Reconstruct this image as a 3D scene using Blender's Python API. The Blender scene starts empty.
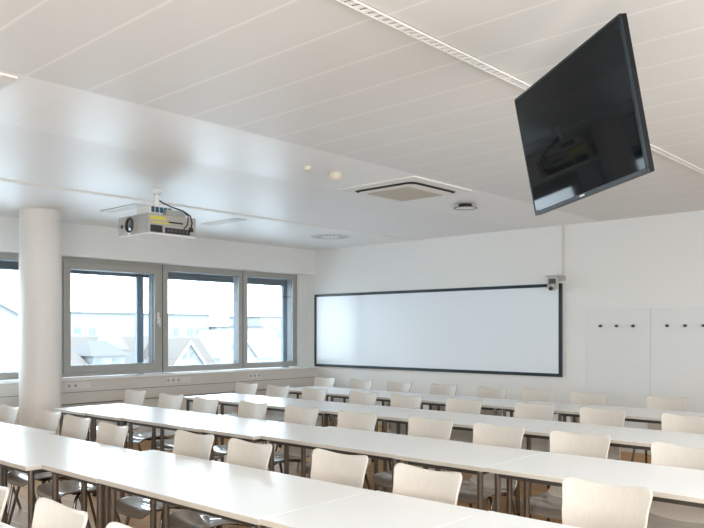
import bpy, math, random
from mathutils import Vector, Matrix
random.seed(7)
S = bpy.context.scene
COL = S.collection
PI = math.pi
D = bpy.data

# ------------------------------------------------------------------ materials
def mat(name, col, rough=0.5, metal=0.0, coat=0.0, coat_rough=0.1, spec=0.5, var=0.0, vscale=6.0, stretch=(1, 1, 1), bump=0.0, bscale=200):
    m = D.materials.new(name); m.use_nodes = True
    nt = m.node_tree; b = nt.nodes['Principled BSDF']
    b.inputs['Roughness'].default_value = rough
    b.inputs['Metallic'].default_value = metal
    b.inputs['Coat Weight'].default_value = coat
    b.inputs['Coat Roughness'].default_value = coat_rough
    b.inputs['Specular IOR Level'].default_value = spec
    tc = nt.nodes.new('ShaderNodeTexCoord'); mp = nt.nodes.new('ShaderNodeMapping')
    mp.inputs['Scale'].default_value = stretch
    nt.links.new(tc.outputs['Object'], mp.inputs['Vector'])
    nz = nt.nodes.new('ShaderNodeTexNoise'); nz.inputs['Scale'].default_value = vscale; nz.inputs['Detail'].default_value = 4
    nt.links.new(mp.outputs['Vector'], nz.inputs['Vector'])
    mx = nt.nodes.new('ShaderNodeMixRGB'); mx.blend_type = 'MIX'
    mx.inputs[1].default_value = (*[c * (1 - var) for c in col], 1)
    mx.inputs[2].default_value = (*[min(1, c * (1 + var)) for c in col], 1)
    nt.links.new(nz.outputs['Fac'], mx.inputs[0])
    nt.links.new(mx.outputs[0], b.inputs['Base Color'])
    if bump:
        n2 = nt.nodes.new('ShaderNodeTexNoise'); n2.inputs['Scale'].default_value = bscale
        nt.links.new(tc.outputs['Object'], n2.inputs['Vector'])
        bp = nt.nodes.new('ShaderNodeBump'); bp.inputs['Strength'].default_value = bump; bp.inputs['Distance'].default_value = 0.002
        nt.links.new(n2.outputs['Fac'], bp.inputs['Height']); nt.links.new(bp.outputs[0], b.inputs['Normal'])
    return m

M = {}
M['wall'] = mat('painted_wall', (0.80, 0.805, 0.795), .75, var=.015, vscale=2, bump=.05)
M['column'] = mat('painted_column', (.82, .80, .775), .55, var=.01, vscale=2)
M['ceil'] = mat('ceiling_panel', (0.83, 0.835, 0.84), .42, spec=.9, var=.012, vscale=1.5)  # lightened to stand for window light on this side of the ceiling
M['ceil_band'] = mat('ceiling_service_panel', (0.86, 0.865, 0.87), .36, spec=.95, var=.012, vscale=1.5)  # service band, brightest tone to imitate the windows reflected in it
M['ceil_front'] = mat('ceiling_panel_dim', (0.735, 0.745, 0.745), .42, spec=.5, var=.012, vscale=1.5)  # same planks, painted darker where the window reflection ends
M['seam'] = mat('ceiling_seam', (.84, .84, .84), .42, spec=.7, var=.01)  # pale tone stands for light caught on the seam bevels
M['desk'] = mat('white_laminate', (.85, .85, .84), .30, spec=.40, var=.01, vscale=3)
M['desk_edge'] = mat('desk_edge_band', (0.6, 0.56, 0.5), .5, var=.05)
M['steel'] = mat('brushed_steel', (0.2, 0.185, 0.17), .30, metal=.9, var=.08, vscale=20)
M['chrome'] = mat('chair_chrome', (0.22, 0.21, 0.2), .16, metal=1, var=.04)
M['dark_steel'] = mat('dark_steel', (.10, .095, .09), .45, metal=.6, var=.05)
M['rubber'] = mat('black_rubber', (.02, .02, .02), .7, var=.1)
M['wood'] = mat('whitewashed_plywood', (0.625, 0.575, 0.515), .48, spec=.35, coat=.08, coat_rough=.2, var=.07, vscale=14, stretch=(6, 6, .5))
M['wood_seat'] = mat('lacquered_plywood_shaded', (0.29, 0.26, 0.235), .30, coat=1, coat_rough=.05, var=.07, vscale=14, stretch=(6, .5, 6))  # same veneer as the backrest, colour darkened for shade under the tables
M['alu'] = mat('grey_window_aluminium', (0.41, 0.4, 0.375), .45, metal=.25, var=.03)
M['blind'] = mat('dark_blind_housing', (.075, .085, .095), .6, var=.05)
M['rail'] = mat('blind_guide_rail', (.10, .125, .155), .5, var=.05)
M['sill'] = mat('white_sill', (.83, .82, .80), .25, var=.01)
M['duct'] = mat('cable_duct_enamel', (.66, .635, .60), .45, var=.015)
M['duct_low'] = mat('radiator_cladding', (.63, .60, .56), .5, var=.015)
M['plate'] = mat('socket_plate', (.74, .73, .72), .4, var=.01)
M['socket'] = mat('socket_recess', (0.42, 0.42, 0.43), .5, var=.02)
M['board'] = mat('glossy_whiteboard', (0.82, 0.885, 0.95), .20, spec=.5, coat=.3, coat_rough=.1, var=.008, vscale=1)
M['board_frame'] = mat('dark_teal_frame', (.014, .032, .042), .35, var=.05)
M['tv_body'] = mat('black_plastic', (.004, .0045, .005), .5, spec=.15, var=.05)
M['tv_screen'] = mat('dark_screen', (.0015, .003, .0045), .04, spec=.12, var=.02)
M['tv_bezel'] = mat('dark_bezel', (.008, .014, .02), .3, spec=.3, var=.05)
M['white_pl'] = mat('white_plastic', (.80, .79, .77), .4, var=.01)
M['cream_pl'] = mat('cream_plastic', (.66, .60, .51), .45, var=.02)
M['grille'] = mat('beige_grille', (0.55, 0.51, 0.44), .7, var=.03)
M['black'] = mat('black_slot', (.012, .012, .011), .6, var=.05)
M['proj_body'] = mat('projector_grey', (0.4, 0.385, 0.36), .5, var=.02)  # grey deepened to include the shade on the casing side
M['proj_bottom'] = mat('projector_bottom_lit', (0.88, 0.87, 0.86), .7, var=.01)  # whitened to stand for light bounced up from the tables
M['proj_dark'] = mat('projector_black', (.02, .021, .022), .4, var=.05)
M['lens'] = mat('lens_glass', (.01, .01, .014), .05, spec=1, coat=1, var=.02)
M['yellow'] = mat('yellow_sticker', (.62, .55, .10), .6, var=.03)
M['blue_pl'] = mat('blue_connector', (.02, .09, .14), .4, var=.1)
M['metal_grey'] = mat('grey_metal', (.46, .46, .45), .4, metal=.5, var=.03)
M['cam_body'] = mat('camera_grey', (.50, .50, .47), .4, var=.02)
M['hook'] = mat('steel_hook', (.10, .10, .10), .3, metal=.8, var=.05)
M['panel'] = mat('wall_panel_laminate', (0.765, 0.785, 0.79), .4, var=.008)
M['strip'] = mat('light_strip_louvre', (.90, .89, .87), .4, var=.02)
M['strip_body'] = mat('light_strip_housing', (0.82, 0.81, 0.79), .4, var=.02)
M['strip_back'] = mat('light_strip_back', (.10, .095, .09), .5, var=.05)
M['diff_dark'] = mat('dark_port_metal', (.10, .10, .10), .4, metal=.4, var=.05)
M['diff'] = mat('grey_diffuser', (.66, .67, .67), .45, var=.03)
# outdoors
M['facade_blue'] = mat('pale_facade', (0.1998, 0.2025, 0.1998), .9, var=.03, vscale=.05)
M['facade_white'] = mat('white_facade', (0.2142, 0.2124, 0.207), .9, var=.03, vscale=.05)
M['roof_peach'] = mat('peach_tile_roof', (0.1098, 0.0909, 0.0774), .9, var=.06, vscale=.6, stretch=(1, 1, 3))
M['roof_grey'] = mat('grey_tile_roof', (0.0945, 0.0891, 0.0837), .9, var=.06, vscale=.6)
M['roof_red'] = mat('red_tile_roof', (0.1215, 0.0738, 0.072), .9, var=.06, vscale=.6)
M['cornice'] = mat('grey_cornice', (0.099, 0.1026, 0.1008), .9, var=.03)
M['trim_white'] = mat('white_verge', (0.243, 0.243, 0.243), .9, var=.02)
M['far_glass'] = mat('far_window', (0.117, 0.1332, 0.1422), .5, var=.05)
M['ground'] = mat('pale_ground', (0.55, 0.55, 0.54), 1, var=.1, vscale=.1)  # unseen from the room, kept bright to bounce light onto the ceiling

def glass_mat():
    m = D.materials.new('window_glass'); m.use_nodes = True; nt = m.node_tree; nt.nodes.clear()
    o = nt.nodes.new('ShaderNodeOutputMaterial'); t = nt.nodes.new('ShaderNodeBsdfTransparent'); g = nt.nodes.new('ShaderNodeBsdfGlossy')
    t.inputs[0].default_value = (.93, .96, .965, 1); g.inputs['Roughness'].default_value = .02
    f = nt.nodes.new('ShaderNodeFresnel'); f.inputs[0].default_value = 1.35
    mx = nt.nodes.new('ShaderNodeMixShader')
    nt.links.new(f.outputs[0], mx.inputs[0]); nt.links.new(t.outputs[0], mx.inputs[1]); nt.links.new(g.outputs[0], mx.inputs[2])
    nt.links.new(mx.outputs[0], o.inputs[0]); return m
M['glass'] = glass_mat()

def floor_mat():
    m = D.materials.new('oak_strip_floor'); m.use_nodes = True; nt = m.node_tree; b = nt.nodes['Principled BSDF']
    tc = nt.nodes.new('ShaderNodeTexCoord'); br = nt.nodes.new('ShaderNodeTexBrick')
    br.inputs['Scale'].default_value = 1; br.inputs['Brick Width'].default_value = .55; br.inputs['Row Height'].default_value = .055
    br.inputs['Mortar Size'].default_value = .0018; br.offset = .37
    br.inputs['Color1'].default_value = (.56, .315, .125, 1); br.inputs['Color2'].default_value = (.45, .24, .09, 1); br.inputs['Mortar'].default_value = (.16, .085, .035, 1)
    nt.links.new(tc.outputs['Object'], br.inputs['Vector'])
    mp = nt.nodes.new('ShaderNodeMapping'); mp.inputs['Scale'].default_value = (2, 40, 1); nt.links.new(tc.outputs['Object'], mp.inputs['Vector'])
    nz = nt.nodes.new('ShaderNodeTexNoise'); nz.inputs['Scale'].default_value = 3; nt.links.new(mp.outputs[0], nz.inputs['Vector'])
    mx = nt.nodes.new('ShaderNodeMixRGB'); mx.blend_type = 'OVERLAY'; mx.inputs[0].default_value = .35
    nt.links.new(br.outputs['Color'], mx.inputs[1]); nt.links.new(nz.outputs['Fac'], mx.inputs[2]); nt.links.new(mx.outputs[0], b.inputs['Base Color'])
    b.inputs['Roughness'].default_value = .45; b.inputs['Specular IOR Level'].default_value = .25
    return m
M['floor'] = floor_mat()

# ------------------------------------------------------------------ mesh helpers
class MB:
    def __init__(s): s.v = []; s.f = []; s.mi = []
    def add(s, vs, fs, mi=0):
        o = len(s.v); s.v += [tuple(p) for p in vs]; s.f += [tuple(i + o for i in f) for f in fs]; s.mi += [mi] * len(fs); return s
    def box(s, x0, x1, y0, y1, z0, z1, mi=0):
        return s.add([(x0, y0, z0), (x1, y0, z0), (x1, y1, z0), (x0, y1, z0), (x0, y0, z1), (x1, y0, z1), (x1, y1, z1), (x0, y1, z1)],
                     [(0, 3, 2, 1), (4, 5, 6, 7), (0, 1, 5, 4), (1, 2, 6, 5), (2, 3, 7, 6), (3, 0, 4, 7)], mi)
    def cyl(s, p0, p1, r0, r1=None, n=16, mi=0):
        r1 = r0 if r1 is None else r1
        p0, p1 = Vector(p0), Vector(p1); d = (p1 - p0).normalized()
        a = d.orthogonal().normalized(); b = d.cross(a)
        vs = [p0 + (a * math.cos(t) + b * math.sin(t)) * r0 for t in [2 * PI * k / n for k in range(n)]]
        vs += [p1 + (a * math.cos(t) + b * math.sin(t)) * r1 for t in [2 * PI * k / n for k in range(n)]]
        fs = [(k, (k + 1) % n, n + (k + 1) % n, n + k) for k in range(n)] + [tuple(range(n - 1, -1, -1)), tuple(range(n, 2 * n))]
        return s.add(vs, fs, mi)
    def tube(s, pts, r, n=10, mi=0):
        pts = [Vector(p) for p in pts]; rings = []
        t0 = (pts[1] - pts[0]).normalized(); a = t0.orthogonal().normalized()
        for i, p in enumerate(pts):
            t = (pts[min(i + 1, len(pts) - 1)] - pts[max(i - 1, 0)]).normalized()
            a = (a - t * a.dot(t)).normalized(); b = t.cross(a)
            rings.append([p + (a * math.cos(2 * PI * k / n) + b * math.sin(2 * PI * k / n)) * r for k in range(n)])
        vs = [v for R_ in rings for v in R_]; fs = []
        for i in range(len(pts) - 1):
            for k in range(n):
                fs.append((i * n + k, i * n + (k + 1) % n, (i + 1) * n + (k + 1) % n, (i + 1) * n + k))
        fs += [tuple(range(n - 1, -1, -1)), tuple(range((len(pts) - 1) * n, len(pts) * n))]
        return s.add(vs, fs, mi)
    def lathe(s, prof, c=(0, 0, 0), n=32, mi=0):   # prof = (r, z) list about the z axis
        vs = []; fs = []
        for r, z in prof:
            vs += [(c[0] + r * math.cos(2 * PI * k / n), c[1] + r * math.sin(2 * PI * k / n), c[2] + z) for k in range(n)]
        m = len(prof)
        for i in range(m - 1):
            for k in range(n):
                fs.append((i * n + k, i * n + (k + 1) % n, (i + 1) * n + (k + 1) % n, (i + 1) * n + k))
        if prof[0][0] > 1e-5: fs.append(tuple(range(n - 1, -1, -1)))
        if prof[-1][0] > 1e-5: fs.append(tuple(range((m - 1) * n, m * n)))
        return s.add(vs, fs, mi)
    def build(s, name, mats, parent=None, smooth=False, bevel=0.0, seg=2, fix=True):
        me = D.meshes.new(name); me.from_pydata(s.v, [], s.f)
        for m in (mats if isinstance(mats, (list, tuple)) else [mats]): me.materials.append(m)
        for p, i in zip(me.polygons, s.mi): p.material_index = i
        if fix:
            import bmesh
            bm = bmesh.new(); bm.from_mesh(me); bmesh.ops.recalc_face_normals(bm, faces=bm.faces); bm.to_mesh(me); bm.free()
        o = D.objects.new(name, me); COL.objects.link(o)
        if smooth:
            me.polygons.foreach_set('use_smooth', [True] * len(me.polygons)); me.update()
            me.set_sharp_from_angle(angle=math.radians(40))
        if bevel:
            b = o.modifiers.new('bevel', 'BEVEL'); b.width = bevel; b.segments = seg; b.limit_method = 'ANGLE'
        if parent: o.parent = parent
        return o

def tag(o, label=None, cat=None, group=None, kind=None):
    if label: o['label'] = label
    if cat: o['category'] = cat
    if group: o['group'] = group
    if kind: o['kind'] = kind
    return o
def thing(name, label, cat, loc=(0, 0, 0), rot=(0, 0, 0), group=None, kind=None):
    o = D.objects.new(name, None); COL.objects.link(o); o.location = loc; o.rotation_euler = rot
    o.empty_display_size = .1
    return tag(o, label, cat, group, kind)
def struct(name, mb, m, label, cat, **k):
    return tag(mb.build(name, m, **k), label, cat, None, 'structure')
def copy_tree(o, parent=None):
    c = o.copy(); COL.objects.link(c)
    if parent: c.parent = parent
    for ch in [x for x in D.objects if x.parent == o]: copy_tree(ch, c)
    return c
KIDS = {}
def dup(root):
    def rec(o, parent):
        c = o.copy(); COL.objects.link(c)
        if parent: c.parent = parent
        for ch in list(o.children): rec(ch, c)
        return c
    return rec(root, None)
ORD = ['first', 'second', 'third', 'fourth', 'fifth', 'sixth', 'seventh', 'eighth', 'ninth', 'tenth', 'eleventh']

# ------------------------------------------------------------------ room shell
XW, YW, ZC = -9.056, 9.05, 2.84
XR, YB = 1.6, -2.6
XG = -9.27            # window plane
XO = -9.46            # outer face of the facade
struct('floor', MB().box(XO, XR + .2, YB - .2, YW + .2, -.12, 0), M['floor'], 'oak strip parquet floor under the rows of tables', 'floor')
struct('wall_front', MB().box(XO, XR + .2, YW, YW + .2, 0, ZC + .1), M['wall'], 'white end wall carrying the whiteboard', 'wall')
struct('wall_right', MB().box(XR, XR + .2, YB, YW, 0, ZC + .1), M['wall'], 'white side wall opposite the windows', 'wall')
struct('wall_back', MB().box(XO, XR + .2, YB - .2, YB, 0, ZC + .1), M['wall'], 'white wall at the teaching end', 'wall')
wl = MB()
wl.box(XO, XW, YB, YW, 0, .845)                # below the sill
wl.box(XO, XW, YB, YW, 2.425, ZC + .1)         # above the windows
wl.box(XO, XG + .05, 4.335, 4.638, .845, 2.425)      # pier behind the column
wl.box(XO, XG + .05, YB, 1.0, .845, 2.425)
wl.box(XO, XG + .05, 8.835, YW, .845, 2.425)   # stub at the corner
struct('wall_left', wl, M['wall'], 'white window wall with deep window recess', 'wall')

cb = MB()
cb.box(XO, XR + .2, YB - .2, YW + .2, ZC + .02, ZC + .1, 3)
# plank panels: (x0, x1, z at x0, z at x1, material)
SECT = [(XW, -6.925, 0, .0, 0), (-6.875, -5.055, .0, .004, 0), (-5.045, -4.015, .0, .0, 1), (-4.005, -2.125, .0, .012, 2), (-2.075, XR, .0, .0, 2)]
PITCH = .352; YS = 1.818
k0 = int((YB - YS) / PITCH) - 1; k1 = int((YW - YS) / PITCH) + 1
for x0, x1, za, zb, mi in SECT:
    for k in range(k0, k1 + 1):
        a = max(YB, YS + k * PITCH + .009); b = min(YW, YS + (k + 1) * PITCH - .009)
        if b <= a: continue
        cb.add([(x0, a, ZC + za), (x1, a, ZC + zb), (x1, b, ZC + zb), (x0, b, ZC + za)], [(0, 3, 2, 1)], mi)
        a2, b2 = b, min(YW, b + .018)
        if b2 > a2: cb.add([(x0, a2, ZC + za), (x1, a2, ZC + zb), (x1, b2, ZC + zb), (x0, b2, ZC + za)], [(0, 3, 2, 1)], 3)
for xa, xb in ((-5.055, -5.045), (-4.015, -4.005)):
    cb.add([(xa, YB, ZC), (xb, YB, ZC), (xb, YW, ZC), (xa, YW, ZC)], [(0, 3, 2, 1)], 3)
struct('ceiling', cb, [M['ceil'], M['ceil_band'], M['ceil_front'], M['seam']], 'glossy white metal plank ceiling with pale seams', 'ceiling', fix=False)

colm = MB().lathe([(.226, 0), (.226, ZC)], (-8.413, 3.985, 0), 64)
struct('column', colm, M['column'], 'round white floor to ceiling column in front of the windows', 'column', smooth=True)

# sills, cable ducts, sockets
sl = MB().box(XG + .04, XW + .11, YB, YW, .845, .868)
struct('trim_1', sl, M['sill'], 'white window sill running along the whole window wall', 'window sill', bevel=.004)
dc = MB(); dc.box(XW, XW + .085, YB, YW, .70, .845, 0); dc.box(XW, XW + .075, YB, YW, .693, .70, 2); dc.box(XW, XW + .085, YB, YW, .555, .693, 1)
dc.box(XW, XW + .075, YB, YW, .545, .555, 2)
struct('trim_2', dc, [M['duct'], M['duct_low'], M['dark_steel']], 'pale enamel cable duct below the window sill', 'cable duct')
bb = MB().box(XW, XW + .015, YB, YW, 0, .07); struct('baseboard_left', bb, M['duct_low'], 'low skirting along the window wall', 'baseboard')
bb = MB().box(XW + .1, XR, YW - .015, YW, 0, .07); struct('baseboard_front', bb, M['duct_low'], 'low skirting along the end wall', 'baseboard')

def sockets(y0, n, blank, label):
    w = .085
    t = thing('power_socket', label, 'socket', (XW + .085, y0, .78), group='power sockets in the cable duct')
    MB().box(0, .008, 0, w * n, -.042, .042).build('plate', M['plate'], t, bevel=.003)
    for i in range(n):
        MB().cyl((.0075, w * (i + .5), 0), (.0105, w * (i + .5), 0), .022, .021, 20).build('outlet', M['socket'], t, smooth=True)
    if blank: MB().box(0, .007, w * n + .006, w * n + .17, -.04, .04).build('blank_cover', M['plate'], t, bevel=.003)
sockets(4.57, 2, True, 'white double socket in cable duct right beside the round column')
sockets(6.03, 3, True, 'white triple socket in cable duct below the middle window joint')
sockets(7.52, 3, False, 'white triple socket in cable duct nearest the room corner')

# ------------------------------------------------------------------ windows
def window(name, y0, y1, sash, label, bars=()):
    z0, z1 = .875, 2.425
    t = thing(name, label, 'window', (XG, y0, z0), kind='structure')
    W = y1 - y0; Hh = z1 - z0
    fo = .06 if sash else .085
    def ring(a, b, c, d, w, x0, x1):
        mb = MB(); mb.box(x0, x1, a, b, c, c + w); mb.box(x0, x1, a, b, d - w, d); mb.box(x0, x1, a, a + w, c + w, d - w); mb.box(x0, x1, b - w, b, c + w, d - w); return mb
    ring(.004, W - .004, 0, Hh, fo, -.022, .0).build('window_frame', M['alu'], t, bevel=.004)
    e = fo
    if sash:
        ring(fo - .01, W - fo + .01, fo - .01, Hh - fo + .01, .095, -.020, .022).build('sash', M['alu'], t, bevel=.006)
        e = fo + .085
        h = MB().box(.022, .034, W - .105, W - .075, .70, .86); h.tube([(.03, W - .09, .78), (.065, W - .09, .78), (.068, W - .09, .77), (.068, W - .09, .655)], .010, 10)
        h.build('handle', M['white_pl'], t, smooth=True)
    ring(.004, W - .004, 0, Hh, e + .003, -.125, -.0225).build('outer_frame', M['blind'], t)
    MB().box(-.02, -.004, W - .006, W + .008, .0, Hh).build('joint', M['rubber'], t)
    MB().box(-.017, -.012, e, W - e, e, Hh - e).build('pane', M['glass'], t)
    MB().box(-.30, -.20, -.02, W + .02, 2.238 - z0, 2.56 - z0).build('blind_box', M['blind'], t, bevel=.01)
    for a, b in bars:
        MB().box(-.26, -.20, a - y0, b - y0, -.1, 2.3 - z0).build('blind_guide', M['rail'], t, bevel=.006)
window('window_1', 1.0, 4.33, False, 'window left of the round column, cut by the photo edge')
window('window_2', 4.64, 6.185, True, 'openable window right of the column with handle and dark guide rail', [(5.895, 6.0)])
window('window_3', 6.19, 7.665, False, 'fixed middle window overlooking gabled roofs')
window('window_4', 7.67, 8.83, False, 'fixed window nearest the room corner with bluish guide rail', [(8.71, 8.86)])

# ------------------------------------------------------------------ whiteboard and end wall
wb = thing('whiteboard', 'long glossy whiteboard in a thin dark frame on the end wall', 'whiteboard', (-9.03, YW, .876))
WBW, WBH = 4.51, 1.211
MB().box(.03, WBW - .03, -.022, 0, .03, WBH - .03).build('writing_surface', M['board'], wb)
f = .042
for nm, bx in (('top', (0, WBW, WBH - f, WBH)), ('bottom', (0, WBW, 0, f)), ('left', (0, f, f, WBH - f)), ('right', (WBW - f, WBW, f, WBH - f))):
    MB().box(bx[0], bx[1], -.034, 0, bx[2], bx[3]).build('frame_rail', M['board_frame'], wb, bevel=.003)

cnd = MB().box(-4.522, -4.492, YW - .022, YW, 2.20, ZC)
tag(cnd.build('cable_conduit', M['duct'], bevel=.003), 'thin white cable conduit dropping from ceiling to the wall camera', 'conduit')
pc = thing('conference_camera', 'small grey pan and tilt camera at the top right whiteboard corner', 'camera', (-4.56, YW, 2.10))
mb = MB(); mb.box(.0, .09, -.035, 0, .02, .085); mb.box(-.11, .05, -.19, -.0, .072, .088); mb.build('wall_bracket', M['cam_body'], pc, bevel=.004)
MB().lathe([(.060, .040), (.068, .045), (.068, .066), (.062, .073)], (-.035, -.12, 0), 28).build('base', M['cam_body'], pc, smooth=True)
mb = MB().box(-.102, -.085, -.15, -.09, -.085, .045); mb.build('yoke_arm', M['cam_body'], pc, bevel=.006)
mb = MB().box(.015, .032, -.15, -.09, -.085, .045); mb.build('yoke_arm', M['cam_body'], pc, bevel=.006)
MB().box(-.084, .014, -.14, -.09, -.02, .042).build('yoke_gap_shade', M['diff_dark'], pc, bevel=.004)  # dark block painted in for the shaded gap between the yoke arms
hd = MB().lathe([(.0, -.05), (.03, -.042), (.046, -.02), (.05, .0), (.046, .02), (.03, .042), (.0, .05)], (-.035, -.12, -.062), 24)
hd = hd.build('head', M['cam_body'], pc, smooth=True)
MB().cyl((-.035, -.15, -.075), (-.042, -.183, -.088), .026, .024, 18).build('lens', M['lens'], hd, smooth=True)

def coat_panel(x0, x1, hooks, label):
    t = thing('coat_hook_panel', label, 'coat rack', (x0, YW - .003, 0), group='coat hook panels on the end wall')
    MB().box(0, x1 - x0 - .0005, -.018, 0, .09, 1.742).build('backing_panel', M['panel'], t, bevel=.002)
    for hx in hooks:
        m = MB().cyl((hx - x0, -.018, 1.533), (hx - x0, -.026, 1.533), .017, .016, 18); m.cyl((hx - x0, -.026, 1.533), (hx - x0, -.05, 1.533), .008, .008, 12)
        m.cyl((hx - x0, -.045, 1.533), (hx - x0, -.058, 1.533), .017, .014, 18); m.build('hook', M['hook'], t, smooth=True)
coat_panel(-4.19, -3.387, (-3.998, -3.794, -3.59), 'white wall panel with three knob hooks nearest the whiteboard')
coat_panel(-3.385, -2.58, (-3.187, -2.984, -2.782), 'white wall panel with knob hooks cut by the right photo edge')

# ------------------------------------------------------------------ television
tv = thing('television', 'large black flat screen television hung tilted from the ceiling', 'television', (-1.574, 3.228, 2.3893), (.19, -.006, -.6710))
TW, TH = 1.08, .622
mb = MB(); mb.box(-TW / 2, TW / 2, .004, .035, -TH / 2, TH / 2); mb.build('rear_shell', M['tv_body'], tv, bevel=.006)
MB().add([(-.34, .035, -.24), (.34, .035, -.24), (.34, .035, .22), (-.34, .035, .22), (-.30, .075, -.20), (.30, .075, -.20), (.30, .075, .16), (-.30, .075, .16)],
         [(0, 1, 5, 4), (1, 2, 6, 5), (2, 3, 7, 6), (3, 0, 4, 7), (4, 5, 6, 7), (0, 3, 2, 1)]).build('electronics_bulge', M['tv_body'], tv, bevel=.01)
b = .011; b2 = .02
mb = MB(); mb.box(-TW / 2, TW / 2, 0, .014, TH / 2 - b, TH / 2); mb.box(-TW / 2, TW / 2, 0, .014, -TH / 2, -TH / 2 + b2)
mb.box(-TW / 2, -TW / 2 + b, 0, .014, -TH / 2 + b2, TH / 2 - b); mb.box(TW / 2 - b, TW / 2, 0, .014, -TH / 2 + b2, TH / 2 - b)
mb.build('bezel', M['tv_bezel'], tv, bevel=.003)
MB().box(-TW / 2 + b, TW / 2 - b, .003, .008, -TH / 2 + b2, TH / 2 - b).build('screen', M['tv_screen'], tv)
MB().box(-.022, .022, -.0012, 0, -TH / 2 + .006, -TH / 2 + .013).build('badge', M['white_pl'], tv)
bk = Vector((.6105, .7695, .1889)); tc_ = Vector((-1.574, 3.228, 2.3893)) + bk * .0775
tm = thing('television_mount', 'ceiling pole mount with arm behind the hanging television', 'mount', tc_, (0, 0, -.6710))
MB().box(-.17, .17, 0, .014, -.13, .13).build('bracket', M['tv_body'], tm, bevel=.004).rotation_euler = (.19, 0, 0)
MB().tube([(-.05, .012, 0), (-.10, .06, .0), (-.163, .158, .0)], .028, 14).build('arm', M['tv_body'], tm, smooth=True)
MB().cyl((-.163, .156, -.03), (-.163, .156, ZC - tc_.z - .01), .024, .024, 20).build('pole', M['tv_body'], tm, smooth=True)
MB().cyl((-.163, .156, ZC - tc_.z - .012), (-.163, .156, ZC - tc_.z), .045, .045, 28).build('ceiling_plate', M['white_pl'], tm, smooth=True)
# ------------------------------------------------------------------ projector
PX0, PX1, PY0, PY1, PZ0, PZ1 = -6.585, -6.06, 3.89, 4.425, 2.374, 2.568
pj = thing('projector', 'grey ceiling projector with large black lens and yellow stickers', 'projector', ((PX0 + PX1) / 2, (PY0 + PY1) / 2, PZ0))
hx, hy, hz = (PX1 - PX0) / 2, (PY1 - PY0) / 2, PZ1 - PZ0
MB().box(-hx, hx, -hy, hy, .012, hz).build('casing', M['proj_body'], pj, bevel=.012)
MB().box(-hx + .004, hx - .004, -hy + .004, hy - .004, 0, .014).build('bottom_cover', M['proj_bottom'], pj, bevel=.006)
m = MB()
for z in (.03, .058, .086, .114, .142): m.box(.10, .225, -hy - .004, -hy, z, z + .016)
m.build('vent_grille', M['metal_grey'], pj)
ln = MB().lathe([(.075, 0), (.075, .020), (.086, .016), (.088, 0)], (0, 0, 0), 36).build('lens_surround', M['metal_grey'], pj, smooth=True)
ln.location = (-.03, -hy, .10); ln.rotation_euler = (PI / 2, 0, 0)
lb = MB().lathe([(.076, .0), (.076, .022), (.064, .024), (.058, .010), (.0, .010)], (0, 0, 0), 36).build('lens_barrel', M['proj_dark'], ln, smooth=True)
MB().lathe([(.056, .010), (.04, .017), (.0, .020)], (0, 0, 0), 32).build('lens', M['lens'], ln, smooth=True)
MB().lathe([(0, .0), (.02, 0), (.02, .006), (0, .006)], (0, 0, 0), 20).build('sensor_window', M['proj_dark'], pj, smooth=True).matrix_local = Matrix.Translation((-.19, -hy, .10)) @ Matrix.Rotation(PI / 2, 4, 'X')
m = MB(); m.box(hx, hx + .003, -hy + .02, -hy + .19, .135, .17)
m.build('sticker', M['yellow'], pj)
MB().box(hx, hx + .003, -hy + .03, -hy + .24, .103, .118).build('sticker', M['yellow'], pj)
MB().box(hx, hx + .003, -hy + .02, -hy + .15, .02, .085).build('port_recess', M['proj_dark'], pj)
MB().box(hx, hx + .003, -hy + .18, -hy + .46, .02, .072).build('port_recess', M['proj_dark'], pj)
MB().box(hx, hx + .003, -hy + .22, -hy + .38, .118, .132).build('card_slot', M['proj_dark'], pj)
m = MB()
for i in range(6): m.box(hx + .003, hx + .007, -hy + .20 + i * .042, -hy + .225 + i * .042, .035, .058)
m.build('port_row', M['diff_dark'], pj)
m = MB().tube([(.02, .0, .37), (.05, .03, .34), (.12, .08, .30), (.20, .16, .26), (.26, .20, .21), (.275, .21, .14), (.262, .205, .085), (.245, .20, .06)], .007, 8)
m.tube([(.20, .16, .26), (.27, .17, .20), (.285, .15, .12), (.268, .12, .075)], .005, 8); m.box(.235, .275, .18, .225, .055, .095)
m.build('cable', M['rubber'], pj, smooth=True)
pm = thing('projector_mount', 'white ceiling bracket and short pole holding the projector', 'mount', (-6.312, 4.148, ZC))
MB().cyl((0, 0, -.02), (0, 0, 0), .055, .06, 28).build('ceiling_flange', M['white_pl'], pm, smooth=True)
MB().cyl((0, 0, -.17), (0, 0, -.01), .024, .024, 20).build('pole', M['white_pl'], pm, smooth=True)
MB().cyl((0, 0, -.05), (0, 0, -.042), .034, .034, 20).build('collar', M['metal_grey'], pm, smooth=True)
m = MB(); m.box(-.14, .10, -.14, .12, -.275, -.17); m.build('bracket_box', M['white_pl'], pm, bevel=.01)
m = MB(); m.box(-.12, .16, .0, .22, -.262, -.205); m.build('support_plate', M['metal_grey'], pm, bevel=.004)
m = MB()
for i in range(5): m.box(.1, .112, -.13 + i * .047, -.10 + i * .047, -.235, -.185)
m.build('connector_strip', M['blue_pl'], pm)

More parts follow.
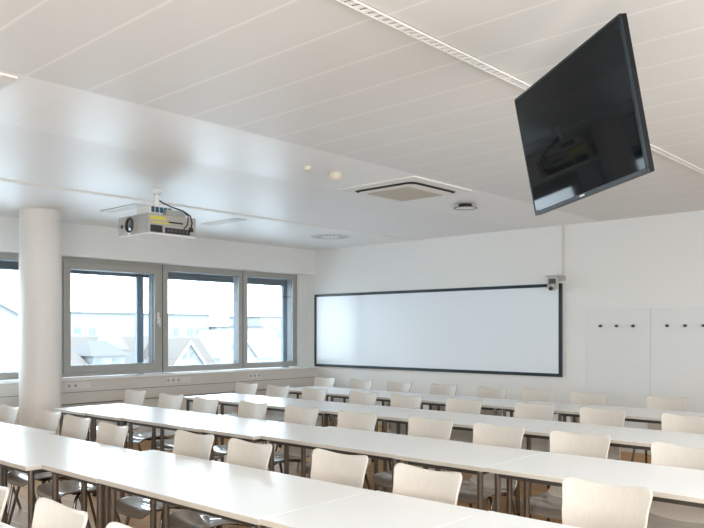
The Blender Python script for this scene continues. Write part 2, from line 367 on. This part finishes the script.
# ------------------------------------------------------------------ ceiling fittings
def cassette(x0, y0, label):
    t = thing('air_conditioning_cassette', label, 'air conditioner', (x0, y0, ZC), group='ceiling air conditioning cassettes')
    w = .94; h = w / 2; t.location = (x0 + h, y0 + h, ZC)
    def loop(r, z, c):
        pts = []
        for sx, sy, a0 in ((1, 1, 0), (-1, 1, PI / 2), (-1, -1, PI), (1, -1, 3 * PI / 2)):
            for k in range(7):
                a = a0 + k / 6 * PI / 2; pts.append((sx * (r - c) + c * math.cos(a), sy * (r - c) + c * math.sin(a), z))
        return pts
    def skin(loops, cap=None):
        mb = MB(); n = 28; vs = [p for L in loops for p in L]
        fs = [(i * n + k, i * n + (k + 1) % n, (i + 1) * n + (k + 1) % n, (i + 1) * n + k) for i in range(len(loops) - 1) for k in range(n)]
        if cap: fs.append(tuple((len(loops) - 1) * n + k for k in range(n)))
        mb.add(vs, fs); return mb
    skin([loop(h, 0, .02), loop(h, -.012, .02), loop(h - .10, -.020, .08)]).build('frame', M['cream_pl'] if 0 else M['white_pl'], t)
    # four dark air slots round the rim, joined at the corners
    skin([loop(h - .10, -.020, .08), loop(h - .125, -.034, .08)]).build('air_slot', M['black'], t)
    skin([loop(h - .125, -.034, .08), loop(h - .22, -.042, .03), ], True).build('panel', M['white_pl'], t)
    MB().box(-.255, .255, -.275, .275, -.048, -.041).build('intake_grille', M['grille'], t, bevel=.003)
cassette(-4.985, 5.285, 'white ceiling air conditioning cassette with dark slots in mid ceiling')
cassette(-4.995, .865, 'white ceiling air conditioning cassette cut by the left photo edge')

d = thing('smoke_detector', 'small cream ceiling detector, the smaller of the pair', 'detector', (-4.485, 4.40, ZC))
MB().lathe([(.034, 0), (.034, -.012), (.026, -.03), (0, -.036)], (0, 0, 0), 24).build('housing', M['cream_pl'], d, smooth=True)
MB().lathe([(.030, -.013), (.031, -.02), (.028, -.022)], (0, 0, 0), 24).build('sensor_ring', M['diff'], d, smooth=True)
d = thing('motion_sensor', 'round cream ceiling sensor beside the air conditioning cassette', 'detector', (-4.47, 4.72, ZC))
MB().lathe([(.056, 0), (.058, -.02), (.05, -.05), (.03, -.068), (0, -.074)], (0, 0, 0), 28).build('housing', M['cream_pl'], d, smooth=True)
MB().lathe([(.060, -.004), (.060, -.016), (.058, -.018)], (0, 0, 0), 28).build('base_ring', M['grille'], d, smooth=True)
d = thing('wireless_access_point', 'small black dish shaped device on the ceiling right of the cassette', 'access point', (-4.56, 6.86, ZC))
MB().lathe([(.07, 0), (.07, -.018), (.05, -.024), (0, -.026)], (0, 0, 0), 28).build('base', M['black'], d, smooth=True)
MB().lathe([(.03, -.024), (.09, -.028), (.125, -.038), (.125, -.043), (.112, -.042), (.108, -.036), (.03, -.030)], (0, 0, 0), 36).build('dish_rim', M['proj_dark'], d, smooth=True)
MB().lathe([(.110, -.040), (.06, -.034), (0, -.032)], (0, 0, 0), 32).build('dish_face', M['white_pl'], d, smooth=True)
d = thing('swirl_diffuser', 'round grey swirl air diffuser in the ceiling near the corner', 'air vent', (-7.55, 7.87, ZC))
MB().lathe([(.29, 0), (.285, -.008), (.26, -.010), (.12, -.006), (.12, -.004)], (0, 0, 0), 48).build('rim', M['diff'], d, smooth=True)
MB().lathe([(.12, -.004), (.11, -.016), (.0, -.018)], (0, 0, 0), 40).build('hub', M['white_pl'], d, smooth=True)
m = MB()
for k in range(24):
    a = 2 * PI * k / 24; ca, sa = math.cos(a), math.sin(a)
    q = [(.14, -.004), (.24, -.008), (.24, .006), (.14, .003)]
    m.add([(r * ca - u * sa, r * sa + u * ca, -.0105) for r, u in q], [(0, 1, 2, 3)])
m.build('slots', M['diff_dark'], d)

def slot_vent(x0, x1, y0, y1, label):
    t = thing('slot_diffuser', label, 'air vent', ((x0 + x1) / 2, (y0 + y1) / 2, ZC), group='slot air diffusers near the windows')
    w, l = (x1 - x0) / 2, (y1 - y0) / 2
    m = MB(); e = .018
    m.box(-w, w, -l, -l + e, -.010, 0); m.box(-w, w, l - e, l, -.010, 0); m.box(-w, -w + e, -l + e, l - e, -.010, 0); m.box(w - e, w, -l + e, l - e, -.010, 0)
    m.build('frame', M['diff'], t, bevel=.002)
    MB().box(-w + e, w - e, -l + e, l - e, -.005, 0).build('baffle', M['white_pl'], t)
    m = MB(); m.box(-w + e, w - e, -.012, -.004, -.007, -.004); m.box(-w + e, w - e, .016, .024, -.007, -.004); m.build('slot', M['metal_grey'], t)
slot_vent(-7.87, -7.15, 4.42, 4.57, 'flat white slot air diffuser just left of the projector')
slot_vent(-7.88, -7.16, 5.82, 5.98, 'flat white slot air diffuser just right of the projector')

def light_strip(x, label, back='strip_back'):
    t = thing('light_strip', label, 'light', (x, 0, ZC), group='recessed louvred light strips in the ceiling')
    m = MB(); m.box(-.027, -.023, YB, YW, -.012, -.003); m.box(.023, .027, YB, YW, -.012, -.003)
    m.box(-.027, -.023, YB, YW, -.003, .02, 1); m.box(.023, .027, YB, YW, -.003, .02, 1); m.box(-.027, .027, YB, YW, .018, .022, 1)
    m.build('housing', [M['strip_body'], M[back]], t)
    m = MB(); n = int((YW - YB) / .05)
    for i in range(n):
        y = YB + i * .05
        lo = [(-.022, y, -.010), (.022, y + .012, -.010), (.022, y + .036, -.010), (-.022, y + .024, -.010)]
        m.add(lo + [(a_, b_, c_ + .010) for a_, b_, c_ in lo], [(0, 3, 2, 1), (0, 1, 5, 4), (1, 2, 6, 5), (2, 3, 7, 6), (3, 0, 4, 7)])
    m.build('louvre', M['strip'], t, fix=False)
light_strip(-2.10, 'louvred light strip running across the ceiling behind the television')
light_strip(-6.90, 'thin light strip crossing the ceiling above the projector', 'strip_body')

# ------------------------------------------------------------------ tables
def table_proto(w, dep=.70):
    t = thing('classroom_table', '', 'table', (0, 0, 0))
    w += .0055; h = w / 2
    top = MB(); top.box(-h, h, 0, dep, .7165, .74, 0); top.build('tabletop', M['desk'], t)
    e = .0016; m = MB()
    lo = [(-h, 0), (h, 0), (h, dep), (-h, dep)]; hi = [(-h - e, -e), (h + e, -e), (h + e, dep + e), (-h - e, dep + e)]
    vs = [(x, y, z) for L in (lo, hi) for z in (.7165, .7385) for x, y in L]; fs = []
    for k in range(4):
        j = (k + 1) % 4
        fs += [(k, j, 4 + j, 4 + k), (8 + k, 8 + j, 12 + j, 12 + k), (k, j, 8 + j, 8 + k), (4 + k, 4 + j, 12 + j, 12 + k)]
    m.add(vs, fs).build('edge_band', M['desk_edge'], t)
    fr = MB(); a = .05; yl = dep - .34
    for y in (a, yl): fr.box(-h + a - .012, h - a + .012, y - .012, y + .012, .688, .7165)
    for x in (-h + a, h - a): fr.box(x - .012, x + .012, a, dep - .06, .688, .7165)
    fr.build('underframe', M['dark_steel'], t)
    for sx in (-1, 1):
        for y in (a, yl):
            lg = MB().cyl((sx * (h - a + .0), y, .02), (sx * (h - a), y, .7165), .0175, .0175, 16).build('leg', M['steel'], t, smooth=True)
            MB().cyl((sx * (h - a), y, 0), (sx * (h - a), y, .03), .019, .0195, 16).build('foot', M['rubber'], lg, smooth=True)
    return t
ROWNAME = ['cut off front row', 'nearest full row', 'second row', 'third row', 'farthest row']
TABLES = {
    0: [(-3.60, -1.75, .535)],
    1: [(-7.07, -5.87, 1.89), (-5.86, -5.26, 1.90), (-5.25, -4.03, 1.83), (-4.02, -3.45, 1.915), (-3.44, -2.24, 1.925), (-2.23, -1.65, 1.935), (-1.64, -.44, 1.945)],
    2: [(-6.85, -6.27, 3.375), (-6.26, -5.70, 3.385), (-5.69, -4.61, 3.40), (-4.60, -4.015, 3.41), (-4.0, -2.80, 3.475), (-2.79, -2.19, 3.46), (-2.18, -.98, 3.47)],
    3: [(-7.02, -6.42, 4.93), (-6.41, -4.82, 4.93), (-4.81, -4.20, 4.95), (-4.19, -2.99, 4.95), (-2.98, -2.38, 4.94), (-2.37, -1.17, 4.93)],
    4: [(-7.12, -6.20, 6.40), (-6.19, -5.57, 6.38), (-5.56, -4.90, 6.39), (-4.89, -3.89, 6.40), (-3.88, -3.31, 6.40), (-3.30, -2.10, 6.41)],
}
protos = {}
for r, L in TABLES.items():
    for i, (x0, x1, y) in enumerate(L):
        w = round(x1 - x0, 2)
        if w not in protos:
            protos[w] = table_proto(w); o = protos[w]
        else: o = dup(protos[w])
        o.location = ((x0 + x1) / 2, y, 0)
        o['label'] = '%s white laminate table, %s from the left in the %s' % ('short' if w < .75 else 'long', ORD[i], ROWNAME[r])
        if r == 0: o['label'] = 'white laminate table cut off by the bottom left photo corner'
        o['group'] = 'white tables in the ' + ROWNAME[r]

# ------------------------------------------------------------------ chairs
def catmull(P, n):
    out = []
    for i in range(len(P) - 1):
        p0, p1, p2, p3 = P[max(i - 1, 0)], P[i], P[i + 1], P[min(i + 2, len(P) - 1)]
        for k in range(n):
            t = k / n
            out.append(tuple(.5 * (2 * b + (c - a) * t + (2 * a - 5 * b + 4 * c - d) * t * t + (3 * b - a - 3 * c + d) * t ** 3) for a, b, c, d in zip(p0, p1, p2, p3)))
    out.append(P[-1]); return out
PROF = catmull([(-.235, .405), (-.222, .432), (-.19, .449), (-.10, .453), (0, .444), (.10, .440), (.150, .450), (.183, .482), (.200, .54), (.214, .62), (.235, .72), (.264, .846)], 6)
arc = [0]
for a, b in zip(PROF, PROF[1:]): arc.append(arc[-1] + math.dist(a, b))
LTOT = arc[-1]
def prof_at(s):
    s = max(0, min(LTOT, s))
    for i in range(len(arc) - 1):
        if s <= arc[i + 1]:
            t = (s - arc[i]) / (arc[i + 1] - arc[i]); return tuple(a + (b - a) * t for a, b in zip(PROF[i], PROF[i + 1]))
    return PROF[-1]
def halfw(s):
    K = [(0, .185), (.06, .198), (.22, .205), (.36, .198), (.43, .180), (.50, .168), (.58, .176), (.70, .192), (LTOT, .206)]
    for (a, wa), (b, wb_) in zip(K, K[1:]):
        if s <= b:
            t = (s - a) / (b - a); t = t * t * (3 - 2 * t); return .962 * (wa + (wb_ - wa) * t)
    return .962 * K[-1][1]
def shell(side):
    mb = MB(); us = [-1, -.985, -.95, -.89, -.8, -.65, -.45, -.22, 0, .22, .45, .65, .8, .89, .95, .985, 1]; nv = 44
    vs = []
    def corner(x, w, r):
        d = abs(x) - (w - r)
        return 0 if d <= 0 else r - math.sqrt(max(0, r * r - d * d))
    for j in range(nv + 1):
        v = j / nv
        for u in us:
            x = u * .206
            s0 = corner(x, .206, .075); s1 = LTOT - corner(x, .206, .035) - .022 * max(0, math.cos(u * PI / 2)) ** 1.2
            s = s0 + (s1 - s0) * v
            w = halfw(s); y, z = prof_at(s)
            bk = max(0, min(1, (s - .42) / .12)); st = 1 - bk
            y -= bk * .038 * u * u
            z += st * (.010 * u * u - .006 * (1 - u * u))
            vs.append((u * w, y, z))
    n = len(us)
    fs = [(j * n + k, j * n + k + 1, (j + 1) * n + k + 1, (j + 1) * n + k) for j in range(nv) for k in range(n - 1)]
    half = int(nv * .47)
    if side == 'seat': keep = [f_ for f_ in fs if f_[0] < half * n]
    else: keep = [f_ for f_ in fs if f_[0] >= half * n]
    idx = sorted({i for f_ in keep for i in f_}); mp = {i: q for q, i in enumerate(idx)}
    mb.add([vs[i] for i in idx], [tuple(mp[i] for i in f_) for f_ in keep]); return mb
def bend(P, r=.03, n=5):
    P = [Vector(p) for p in P]; out = [P[0]]
    for i in range(1, len(P) - 1):
        a, b, c = P[i - 1], P[i], P[i + 1]; q0 = b + (a - b).normalized() * r; q1 = b + (c - b).normalized() * r
        for k in range(n + 1):
            t = k / n; out.append(q0 * (1 - t) ** 2 + b * 2 * t * (1 - t) + q1 * t * t)
    out.append(P[-1]); return out
def chair_proto():
    t = thing('stacking_chair', '', 'chair')
    for s in ('seat', 'backrest'):
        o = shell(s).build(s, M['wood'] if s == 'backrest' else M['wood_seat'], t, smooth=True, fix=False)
        sd = o.modifiers.new('thick', 'SOLIDIFY'); sd.thickness = .011; sd.offset = 0
        o.data.polygons.foreach_set('use_smooth', [True] * len(o.data.polygons))
    m = MB(); m.box(-.075, .075, -.09, .11, .415, .428); m.build('seat_mount', M['dark_steel'], t, bevel=.004)
    for sx in (-1, 1):
        for pts in ([(sx * .05, -.03, .418), (sx * .165, -.115, .420), (sx * .205, -.215, .0)], [(sx * .05, .04, .416), (sx * .16, .115, .412), (sx * .20, .235, .0)]):
            MB().tube(bend(pts, .04), .0105, 12).build('leg', M['chrome'], t, smooth=True)
    return t
CHAIRS = {
    0: [(-3.23, 1.345), (-2.615, 1.35), (-2.075, 1.345)],
    1: [(-6.42, 2.81), (-5.79, 2.85), (-5.245, 2.80), (-4.645, 2.74), (-3.87, 2.85), (-3.335, 2.84), (-2.68, 2.90), (-2.08, 2.84), (-1.33, 3.07)],
    2: [(-7.13, 4.45), (-6.42, 4.42), (-5.80, 4.37), (-5.17, 4.41), (-4.56, 4.43), (-3.93, 4.43), (-3.27, 4.48), (-2.69, 4.45), (-2.10, 4.45), (-1.455, 4.37)],
    3: [(-7.13, 5.98), (-6.51, 5.92), (-5.91, 5.91), (-5.19, 5.90), (-4.62, 5.90), (-3.95, 5.92), (-3.27, 5.98), (-2.65, 5.99), (-1.965, 5.95)],
    4: [(-7.20, 7.40), (-6.50, 7.36), (-5.88, 7.36), (-5.21, 7.36), (-4.57, 7.40), (-4.00, 7.42), (-3.43, 7.40), (-2.655, 7.45)],
}
cp = None
for r, L in CHAIRS.items():
    for i, (x, y) in enumerate(L):
        x += (0, 0, .018, .03, .03)[r]
        if cp is None: cp = chair_proto(); o = cp
        else: o = dup(cp)
        o.location = (x, y - .262, 0); o.rotation_euler = (0, 0, random.uniform(-.045, .045))
        o['label'] = 'pale wooden shell chair, %s from the left behind the %s of tables' % (ORD[i], ROWNAME[r])
        o['group'] = 'pale wooden chairs behind the ' + ROWNAME[r]

# ------------------------------------------------------------------ outdoors
struct('ground', MB().box(-400, -14, -150, 420, -9.3, -9), M['ground'], 'pale ground far below the windows', 'ground')
def far_window(t, x, y, z, w, h, loc):
    MB().box(x - loc[0], x - loc[0] + .06, y - loc[1], y - loc[1] + w, z - loc[2], z - loc[2] + h).build('window', M['far_glass'], t)
def flat_block(x, y0, y1, ztop, wins, label, depth=14, m='facade_blue', cap='cornice'):
    loc = (x, y0, -9); t = thing('apartment_building', label, 'building', loc)
    MB().box(-depth, 0, 0, y1 - y0, 0, ztop + 9 - .35).build('wall', M[m], t)
    MB().box(-depth - .4, .4, -.4, y1 - y0 + .4, ztop + 9 - .35, ztop + 9).build('roof', M[cap], t)
    for (y, z, w, h) in wins: far_window(t, x, y, z, w, h, loc)
flat_block(-160, 52, 121, 5.85, [(83.6, .9, 1.6, 1.3), (87.2, .5, .6, 1.7), (88.1, .5, .6, 1.7), (87.2, -.7, .6, .8), (88.1, -.7, .6, .8), (99, -.5, 1.2, 1.8), (110.2, .2, 1.1, 1.9), (114.2, .2, .55, 2), (115.2, .2, .55, 2), (116.8, .2, 1, 2), (118.5, .2, 1, 2), (120, .2, .6, 2), (110.2, -3.5, 1.2, 2)],
           'long pale blue flat roofed apartment block behind the gabled roofs')
flat_block(-158, 121.9, 137.6, 2.8, [(123.5, .9, 1.6, 1.7), (123.5, -1.2, 1.6, 1.5)], 'lower pale block between the two apartment buildings', m='facade_white')
flat_block(-160, 138.5, 190, 5.7, [(143.5, 1.6, 1.6, .9), (145, -.4, 4.2, 1.3), (144.6, -4.4, 3, 1.4)], 'right pale apartment block seen through the corner window', m='facade_white')
def gable_house(x, y0, y1, zeave, zridge, depth, label, wall='facade_white', roof='roof_peach', wins=(), verge=None, over=.4):
    """ridge runs along X, gable faces the school"""
    loc = (x, (y0 + y1) / 2, -9); h = (y1 - y0) / 2; t = thing('gabled_house', label, 'house', loc); ze, zr = zeave + 9, zridge + 9
    mb = MB(); mb.add([(0, -h, 0), (0, h, 0), (0, h, ze), (0, 0, zr), (0, -h, ze), (-depth, -h, 0), (-depth, h, 0), (-depth, h, ze), (-depth, 0, zr), (-depth, -h, ze)],
                      [(0, 1, 2, 3, 4), (9, 8, 7, 6, 5), (0, 4, 9, 5), (1, 6, 7, 2), (0, 5, 6, 1)]); mb.build('wall', M[wall], t)
    s = (zr - ze) / h; th = .22
    for sy in (-1, 1):
        q = [(over, 0, zr), (over, sy * (h + over), ze - s * over), (-depth - over, sy * (h + over), ze - s * over), (-depth - over, 0, zr)]
        MB().add(q + [(a, b, c + th) for a, b, c in q], [(0, 1, 2, 3), (4, 5, 6, 7), (0, 1, 5, 4), (1, 2, 6, 5), (2, 3, 7, 6), (3, 0, 4, 7)]).build('roof', M[roof], t)
        if verge:
            q = [(over, 0, zr + .1), (over, sy * (h + over), ze - s * over + .1), (over, sy * (h + over), ze - s * over - verge), (over, 0, zr - verge)]
            MB().add(q + [(a + .15, b, c) for a, b, c in q], [(0, 1, 2, 3), (4, 5, 6, 7), (0, 1, 5, 4), (1, 2, 6, 5), (2, 3, 7, 6), (3, 0, 4, 7)]).build('verge_board', M['trim_white'], t)
    for (y, z, w, hh) in wins: far_window(t, x, y, z, w, hh, loc)
    return t
def eave_house(x, y0, y1, zeave, zridge, depth, label, wall='facade_white', roof='roof_peach', wins=(), hip=0.0):
    """ridge runs along Y, roof slope faces the school"""
    loc = (x, (y0 + y1) / 2, -9); h = (y1 - y0) / 2; t = thing('tiled_roof_house', label, 'house', loc); ze, zr = zeave + 9, zridge + 9
    MB().box(-depth, 0, -h, h, 0, ze).build('wall', M[wall], t)
    o = .5; g = h - hip
    MB().add([(o, -h - o, ze - .2), (o, h + o, ze - .2), (-depth - o, h + o, ze - .2), (-depth - o, -h - o, ze - .2), (-depth / 2, -g, zr), (-depth / 2, g, zr)],
             [(0, 1, 5, 4), (2, 3, 4, 5), (0, 4, 3), (1, 2, 5), (0, 3, 2, 1)]).build('roof', M[roof], t)
    for (y, z, w, hh) in wins: far_window(t, x, y, z, w, hh, loc)
    return t
t = eave_house(-112, 58.0, 77, -4.2, .55, 12, 'long peach tiled roof behind the bluish front house')
MB().add([(1.0, -2.8, 7.6), (1.0, 0.2, 7.4), (1.0, -1.9, 10.3), (-4, -2.8, 9), (-4, .2, 9), (-4, -1.9, 10.3)], [(0, 1, 2), (3, 5, 4), (0, 2, 5, 3), (1, 4, 5, 2), (0, 3, 4, 1)]).build('dormer', M['trim_white'], t)
eave_house(-95, 52.4, 57.2, -1.75, .15, 7, 'bluish front house with small hipped grey roof and two windows', 'facade_blue', 'roof_grey', [(52.7, -3.4, 1.0, 1.0), (55.3, -3.35, 1.0, 1.0)], hip=1.0)
eave_house(-97, 57.8, 64, -4.6, -1.7, 8, 'low grey roofed annex right of the bluish front house', 'facade_blue', 'roof_grey', [], hip=1.5)
eave_house(-93, 41, 51.6, -4.4, -1.6, 10, 'low pale tiled roof left of the bluish front house', 'facade_white', 'roof_peach')
eave_house(-118, 54, 63, -2.5, -.2, 8, 'small red tiled roof at the left of the openable window', 'facade_white', 'roof_red')
gable_house(-95, 65.2, 70.8, -3.4, .05, 7, 'white gabled house with thick white verge boards in the middle window', 'facade_white', 'roof_peach', [(67.0, -2.7, .6, .9), (68.2, -2.7, .6, .9)], verge=.55)
eave_house(-101, 68.6, 78, -5.2, .3, 10, 'peach tiled roof joined behind the white gabled house')
gable_house(-118, 92, 101, -3.5, 1.5, 12, 'bright white gabled house at the right of the middle window', 'trim_white', 'facade_white', [(94.5, -2.2, .8, 1.0)], verge=.4)
eave_house(-125, 104, 125, -4.2, -.6, 12, 'low white roofed house below the corner window', 'trim_white', 'facade_white', [])
gable_house(-70, 22, 35.0, 1.2, 4.6, 12, 'tall white gabled house beyond the left window', 'facade_white', 'roof_grey', [(26, 0, 1.2, 1.5)], verge=.3)

# ------------------------------------------------------------------ light
w = D.worlds.new('overcast'); S.world = w; w.use_nodes = True; nt = w.node_tree
bg = nt.nodes['Background']; tc = nt.nodes.new('ShaderNodeTexCoord'); sp = nt.nodes.new('ShaderNodeSeparateXYZ'); rp = nt.nodes.new('ShaderNodeValToRGB')
nt.links.new(tc.outputs['Generated'], sp.inputs[0]); nt.links.new(sp.outputs['Z'], rp.inputs[0]); nt.links.new(rp.outputs[0], bg.inputs[0])
rp.color_ramp.elements[0].position = 0; rp.color_ramp.elements[0].color = (.82, .915, 1, 1)
rp.color_ramp.elements[1].position = .6; rp.color_ramp.elements[1].color = (.70, .85, 1, 1)
bg.inputs[1].default_value = 8.5
def area(name, loc, rot, sx, sy, power, col, portal=False):
    l = D.lights.new(name, 'AREA'); l.shape = 'RECTANGLE'; l.size = sx; l.size_y = sy; l.energy = power; l.color = col
    o = D.objects.new(name, l); COL.objects.link(o); o.location = loc; o.rotation_euler = rot
    if portal: l.cycles.is_portal = True
    return o
area('window_portal', (XG - .01, 6.75, 1.65), (0, -PI / 2, 0), 1.56, 4.2, 1, (1, 1, 1), True)
area('window_portal', (XG - .01, 2.56, 1.65), (0, -PI / 2, 0), 1.56, 3.1, 1, (1, 1, 1), True)
area('room_fill', (-1.0, -2.3, 1.75), (PI / 2 + .1, 0, .35), 4.6, 1.9, 215, (.925, .98, 1))  # added fill light out of view at the teaching end, no real fixture
area('room_fill', (1.2, 3.5, 1.9), (PI / 2, 0, PI / 2), 6.5, 1.6, 125, (.925, .98, 1))  # second added fill, unseen along the side wall

# ------------------------------------------------------------------ camera
cam = D.cameras.new('camera'); co = D.objects.new('camera', cam); COL.objects.link(co)
co.location = (0, 0, 1.471); co.rotation_euler = (PI / 2, 0, math.atan2(.67139, .74111))
cam.sensor_width = 36; cam.lens = 753.0 / 704 * 36; cam.shift_y = (331.0 - 264) / 704; cam.clip_end = 1000
S.camera = co
S.view_settings.view_transform = 'Standard'; S.view_settings.look = 'None'; S.view_settings.exposure = .33
S.cycles.max_bounces = 10; S.cycles.diffuse_bounces = 6; S.cycles.sample_clamp_indirect = 6
